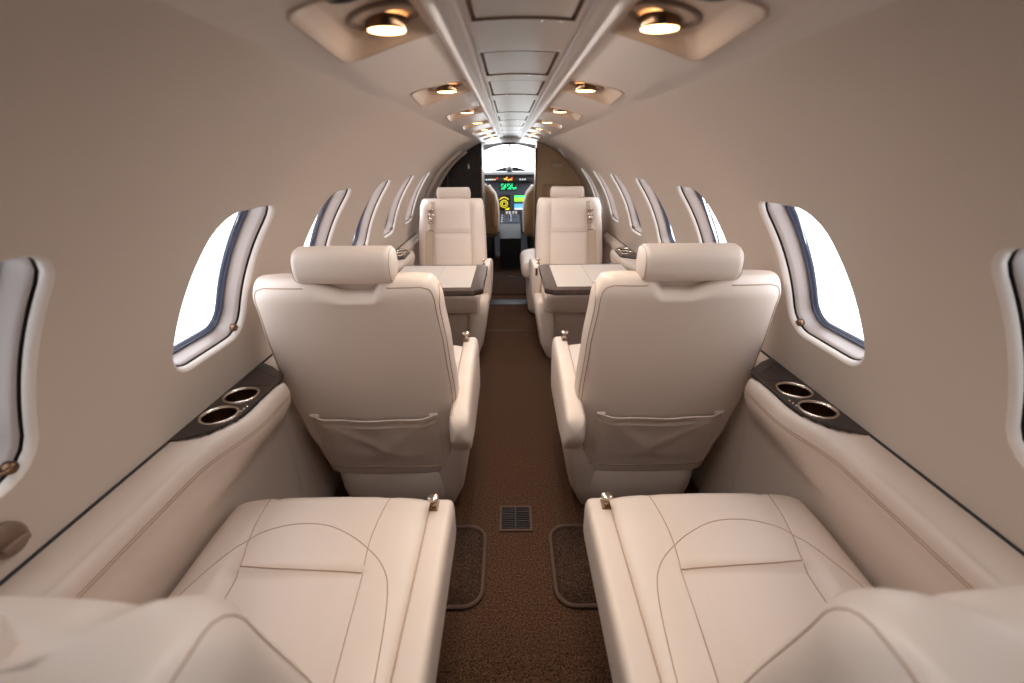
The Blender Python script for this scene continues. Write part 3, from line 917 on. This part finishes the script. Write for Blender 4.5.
# side facing seat, forward right
root = thing('side_facing_seat', 'cream leather side-facing seat just behind the right-hand facing seat', 'seat', (.42, 3.95, 0))
def sidecush(name, x0, x1, y0, y1, z0, z1, n=3.2, ang=0):
    b = MB(); rings = []
    for k in range(25):
        u = -1+2*k/24; e = max(0, (abs(u)-.80)/.2); q = math.sqrt(max(0, 1-e*e)); q = .55+.45*q
        y = (y0+y1)/2+(y1-y0)/2*u
        rings.append([Vector(((x0+x1)/2+(x1-x0)/2*q*cx, y, (z0+z1)/2+(z1-z0)/2*q*cz)) for cx, cz in [sup(2*PI*j/40, n) for j in range(40)]])
    b.loft(rings, M['leather'], True, True); o = b.build(name, root); o.data.transform(Matrix.Translation((-.42, -3.95, 0)))
sidecush('seat_cushion', .075, .60, 3.62, 4.28, .30, .47)
sidecush('base', .13, .60, 3.65, 4.25, .0, .31, 6)
sidecush('backrest', .56, .70, 3.62, 4.28, .34, .86)

# ------------------------------------------------------------------ cockpit
def nose():
    mb = MB(); rings = []
    secs = [(5.0, R, ZC), (5.4, .77, ZC), (5.8, .74, .64), (6.15, .68, .60), (6.5, .56, .56), (6.8, .36, .52)]
    n = 48
    def pt(i, k): 
        y, r, zc = secs[i]; a = 2*PI*k/n; return Vector((r*math.cos(a), y, max(-.01, zc+r*math.sin(a))))
    vs = [pt(i, k) for i in range(len(secs)) for k in range(n)]
    lining, gl = [], []
    for i in range(len(secs)-1):
        for k in range(n):
            a = 2*PI*(k+.5)/n; deg = math.degrees(a)
            win = 28 < deg < 152 and i >= 1 and (i >= 2 or deg < 62 or deg > 118) and i < 4
            f = (i*n+k, i*n+(k+1) % n, (i+1)*n+(k+1) % n, (i+1)*n+k)
            (gl if win else lining).append(f)
    mb.add(vs, lining, M['cockpit'], True)
    mb.add([pt(5, k) for k in range(n)], [tuple(range(n))], M['cockpit'], False)
    o = struct(mb.build('trim_3'), 'grey lining of the cockpit nose')
    mb = MB(); mb.add(vs, gl, M['glass'], True); w = struct(mb.build('window_%d' % idx), 'curved cockpit windshield')
    mb = MB()
    for x in (-.008,):
        mb.tube([Vector((x, y, zc+r-.008)) for y, r, zc in secs[1:5]], .017, M['white'], 10)
    mb.box((-.02, 5.98, 1.327), (.05, .04, .03), M['panelgrey'], .006)
    mb.box((-.017, 6.18, 1.19), (.030, .022, .28), M['white'], .006)
    b = mb.build('windshield_post', w)
nose()
root = thing('instrument_panel', 'dark cockpit instrument panel with glowing green and yellow displays', 'instrument panel', (0, 6.1, 0))
def PI_(mb, name, par=None): 
    o = mb.build(name, par or root); o.data.transform(Matrix.Translation((0, -6.1, 0))); return o
mb = MB()
mb.loft([[Vector((x, y, z)) for y, z in ((6.02, .985), (5.99, 1.045), (6.02, 1.062+.010*(1-(x/.6)**2)), (6.3, 1.062+.012*(1-(x/.6)**2)), (6.3, 1.0))] for x in [-.60+1.2*k/16 for k in range(17)]], M['plastic'], True, True, smooth=False); PI_(mb, 'glareshield')
mb = MB(); mb.lathe([(.004, -.045), (.030, -.03), (.038, 0), (.028, .028), (.004, .040)], (-.012, 6.12, 1.10), M['plastic'], 20, cap0=True, cap1=True); PI_(mb, 'standby_compass')
mb = MB(); mb.box((0, 6.20, .70), (1.12, .16, .64), M['panelgrey'], .01); PI_(mb, 'fascia')
mb = MB(); mb.box((-.01, 6.045, .995), (.62, .07, .075), M['plastic'], .006); sh = PI_(mb, 'control_strip')
def lit(name, x, z, w, h, m, y=6.005):
    mb = MB(); mb.box((x, y, z), (w, .006, h), m); return PI_(mb, name, sh if y < 6.05 else None)
for x, z, w, h, m in ((-.165, 1.0, .020, .010, 's_red'), (-.195, .985, .018, .012, 's_amber'), (-.06, .99, .04, .016, 's_amber'), (-.045, 1.008, .02, .010, 's_amber'), (.0, .985, .04, .012, 's_amber'), (.02, 1.005, .018, .012, 's_red'), (-.03, .975, .016, .008, 's_yellow')):
    lit('annunciator_light', x, z, w, h, M[m])
for x in (-.30, -.27, -.245, .12, .15, .18, -.22):
    lit('selector_key', x, .985, .016, .014, M['s_white'])
mb = MB(); mb.box((-.04, 6.112, .895), (.20, .012, .085), M['s_dark'], .003); e = PI_(mb, 'engine_display')
mb = MB()
for gx in (-.115, -.035, ):
    for r_ in range(4):
        for c_ in range(4):
            if (r_*3+c_*5+int(gx*100)) % 4: mb.box((gx+c_*.018, 6.104, .868+r_*.019), (.013, .004, .012), M['s_green'])
for c_ in range(3): mb.box((.035+c_*.016, 6.104, .872+.004*c_), (.011, .004, .022), M['s_green'])
PI_(mb, 'readout', e)
mb = MB(); mb.box((-.085, 6.112, .70), (.155, .012, .19), M['s_dark'], .004); e = PI_(mb, 'navigation_display')
mb = MB(); c = Vector((-.085, 6.103, .685))
for rr in (.045, .026):
    mb.tube([c+Vector((rr*math.cos(a), 0, rr*math.sin(a))) for a in [2*PI*k/24 for k in range(24)]], .003, M['s_yellow'], 4, True)
mb.tube([c+Vector((.07*math.cos(a), 0, .07*math.sin(a)+.01)) for a in [PI*.2+PI*.6*k/10 for k in range(11)]], .004, M['s_yellow'], 4)
mb.box((-.045, 6.103, .617), (.05, .004, .010), M['s_yellow']); mb.box((-.03, 6.103, .63), (.03, .004, .010), M['s_yellow'])
PI_(mb, 'compass_symbology', e)
mb = MB(); mb.box((.12, 6.112, .70), (.155, .012, .19), M['s_dark'], .004); e = PI_(mb, 'flight_display')
mb = MB(); mb.box((.12, 6.104, .75), (.145, .004, .075), M['s_lime']); mb.box((.12, 6.103, .775), (.145, .004, .02), M['s_green']); mb.box((.12, 6.104, .66), (.145, .004, .05), M['s_blue']); mb.box((.12, 6.104, .622), (.145, .004, .022), M['s_white'])
mb.box((.10, 6.101, .695), (.09, .004, .022), M['panelgrey']); PI_(mb, 'map_image', e)
# pedestal
root = thing('throttle_pedestal', 'centre cockpit pedestal with pale throttle levers between the pilot seats', 'pedestal', (0, 5.9, 0))
mb = MB(); mb.loft([[Vector((x, y, z)) for y, z in ((5.42, 0), (5.40, .36), (5.62, .50), (6.05, .56), (6.10, .40), (6.10, 0))] for x in (-.135, .115)], M['plastic'], True, True, smooth=False)
mb.build('pedestal_body', root).data.transform(Matrix.Translation((0, -5.9, 0)))
mb = MB(); mb.add([(-.12, 5.635, .512), (.10, 5.635, .512), (.10, 6.03, .568), (-.12, 6.03, .568)], [(0, 1, 2, 3)], M['panelgrey'], False)
for k in range(40):
    x = -.11+.2*((k*7) % 10)/9; y = 5.66+.36*(k % 8)/8; mb.box((x, y, .515+(y-5.635)*.142+.004), (.012, .016, .006), M['s_white'] if k % 5 == 0 else M['cockpit'])
mb.build('control_plate', root).data.transform(Matrix.Translation((0, -5.9, 0)))
for x in (-.05, -.015, .03, .065):
    mb = MB(); mb.tube([(x, 5.84, .53), (x, 5.80, .60)], .006, M['chrome'], 8); mb.box((x, 5.795, .61), (.026, .022, .03), M['white'], .006); mb.build('lever', root).data.transform(Matrix.Translation((0, -5.9, 0)))

def pilot_seat(lab):
    root = thing('pilot_seat', lab, 'seat', (-.390*MIR[0], 5.55, 0), 0)
    tab = [(0.42, .235), (.62, .240), (.74, .236), (.84, .212), (.93, .150), (.955, .115)]
    mb = MB(); rings = []
    for k in range(30):
        z = .40+.555*k/29; a = interp(tab, z); bm = 1 if z < .90 else max(.3, 1-(z-.90)/.055*.7)
        rings.append([Vector((a*cx, -.02-(z-.4)*.12+.045*bm*cy, z)) for cx, cy in [sup(2*PI*j/48, 4) for j in range(48)]])
    mb.loft(rings, M['leather_dim'], True, True); mb.build('backrest', root)
    b = MB(); b.tube([Vector((.94*interp(tab, z)+.004, -.02-(z-.4)*.12+.015, z)) for z in [.42+.52*k/20 for k in range(21)]], .028, M['lit_fleece'], 10)
    b.tube([Vector((x, -.02-.56*.12+.03, .953-.3*x*x)) for x in [-.11+.22*k/8 for k in range(9)]], .016, M['lit_fleece'], 10); b.build('lit_fleece_edge', root)
    b = MB(); b.box((0, .22, .40), (.44, .44, .10), M['leather_dim'], .03, 3); b.build('seat_cushion', root)
    b = MB(); b.box((0, .20, .19), (.36, .36, .36), M['plastic'], .02, 2); b.build('base', root)
    b = MB(); b.box((.190, -.06, .64), (.06, .10, .30), M['leather_dim'], .02, 3); b.build('armrest', root)
    return root
pilot_seat('tan pilot seat with fleece edge whitened as lit, left side of the cockpit')
MIR[0] = -1; pilot_seat('tan pilot seat with fleece edge whitened as lit, right side of the cockpit'); MIR[0] = 1

# ------------------------------------------------------------------ unseen rear bulkhead behind the camera, dark walnut chosen to cut bounce light
mb = MB(); arch_panel(mb, -.779, .779, YREAR-.04, YREAR+.005, M['walnut'], 0, R)
struct(mb.build('wall_back'))

# belt fittings on the sidewall at the picture edges
def fitting(lab):
    p = cyl(math.radians(7.0), .515); root = thing('shoulder_belt_fitting', lab, 'belt fitting', (p.x*MIR[0], p.y, p.z))
    n = Vector((1, 0, -.05)).normalized()
    b = MB(); b.lathe([(.034, 0), (.034, .008), (.028, .014)], (0, 0, 0), M['bezel'], 28, n, False, True, sx=.8, sy=1); b.build('cover', root)
    b = MB(); b.box((.018, 0, -.006), (.012, .04, .012), M['bezel'], .003); b.build('belt_slot', root)
fitting('small brown belt fitting on the left wall, cut by the picture edge')

# ------------------------------------------------------------------ light
w = bpy.data.worlds.new('overcast'); SC.world = w; w.use_nodes = True; nt = w.node_tree
bg = nt.nodes['Background']; bg.inputs['Color'].default_value = (.93, .96, 1, 1); bg.inputs['Strength'].default_value = 10.0
w.cycles.sampling_method = 'AUTOMATIC'
def area(name, loc, rot, sx, sy, power=0, portal=False, color=(1, 1, 1)):
    l = bpy.data.lights.new(name, 'AREA'); l.shape = 'RECTANGLE'; l.size = sx; l.size_y = sy; l.energy = power; l.color = color
    if portal: l.cycles.is_portal = True
    o = bpy.data.objects.new(name, l); COL.objects.link(o); o.location = loc; o.rotation_euler = rot
    return o
def aim(o, d): o.rotation_euler = Vector(d).to_track_quat('-Z', 'Y').to_euler()
for s, n in ((1, 6), (-1, 7)):
    for yf in YF[:n]:
        p = cyl(WT, yf-WHALF, R+.10); p.x *= s
        o = area('window_daylight', p, (0, 0, 0), .26, .36, 0, True); aim(o, Vector((0, p.y, ZC))-p)
o = area('windshield_daylight', (0, 6.55, 1.28), (0, 0, 0), 1.2, .8, 0, True); aim(o, (0, -1, -.45))
# added fill along the rails, then the reading lamps
for sx_ in (-1, 1):   # soft fill lights added along the ceiling rails, no fixtures behind them
    o = area('rail_fill_light', (.080*sx_, 2.08, 1.408), (0, 0, 0), .02, 3.0, 8.0, False, (1, .97, .94)); aim(o, (sx_*.35, 0, -1)); o.rotation_euler = (0, sx_*-.35, 0)
for k, (x, y) in enumerate(LAMPS):
    l = bpy.data.lights.new('reading_lamp', 'SPOT'); l.energy = 7 if y < 1.6 else 4; l.color = (1, .70, .40); l.spot_size = math.radians(54); l.spot_blend = 1; l.shadow_soft_size = .02
    o = bpy.data.objects.new('reading_lamp', l); COL.objects.link(o); o.location = (x, y+.004, zc_(x)-.016); aim(o, (0, .05, -1))

# ------------------------------------------------------------------ camera
cam = bpy.data.cameras.new('camera'); co = bpy.data.objects.new('camera', cam); COL.objects.link(co)
cam.sensor_width = 36; cam.lens = 455/1024*36; cam.clip_start = .01
r_ = Vector((.99995314, -.00671124, -.00697628)); u_ = Vector((.00899982, .37908357, .92531868)); f_ = Vector((.00356545, .92533811, -.37912620))
mw = Matrix((( r_.x, u_.x, -f_.x, -.02), (r_.y, u_.y, -f_.y, 0), (r_.z, u_.z, -f_.z, 1.266), (0, 0, 0, 1)))
co.matrix_world = mw
cam.dof.use_dof = True; cam.dof.focus_distance = 1.8; cam.dof.aperture_fstop = 2.8
SC.camera = co
vs = SC.view_settings; vs.view_transform = 'Standard'; vs.look = 'None'; vs.gamma = 1; vs.exposure = 0.0
vs.use_curve_mapping = False
SC.cycles.use_denoising = True
SC.cycles.max_bounces = 10; SC.cycles.diffuse_bounces = 6; SC.cycles.transparent_max_bounces = 8
SC.cycles.sample_clamp_indirect = 4
SC.cycles.caustics_reflective = False; SC.cycles.caustics_refractive = False
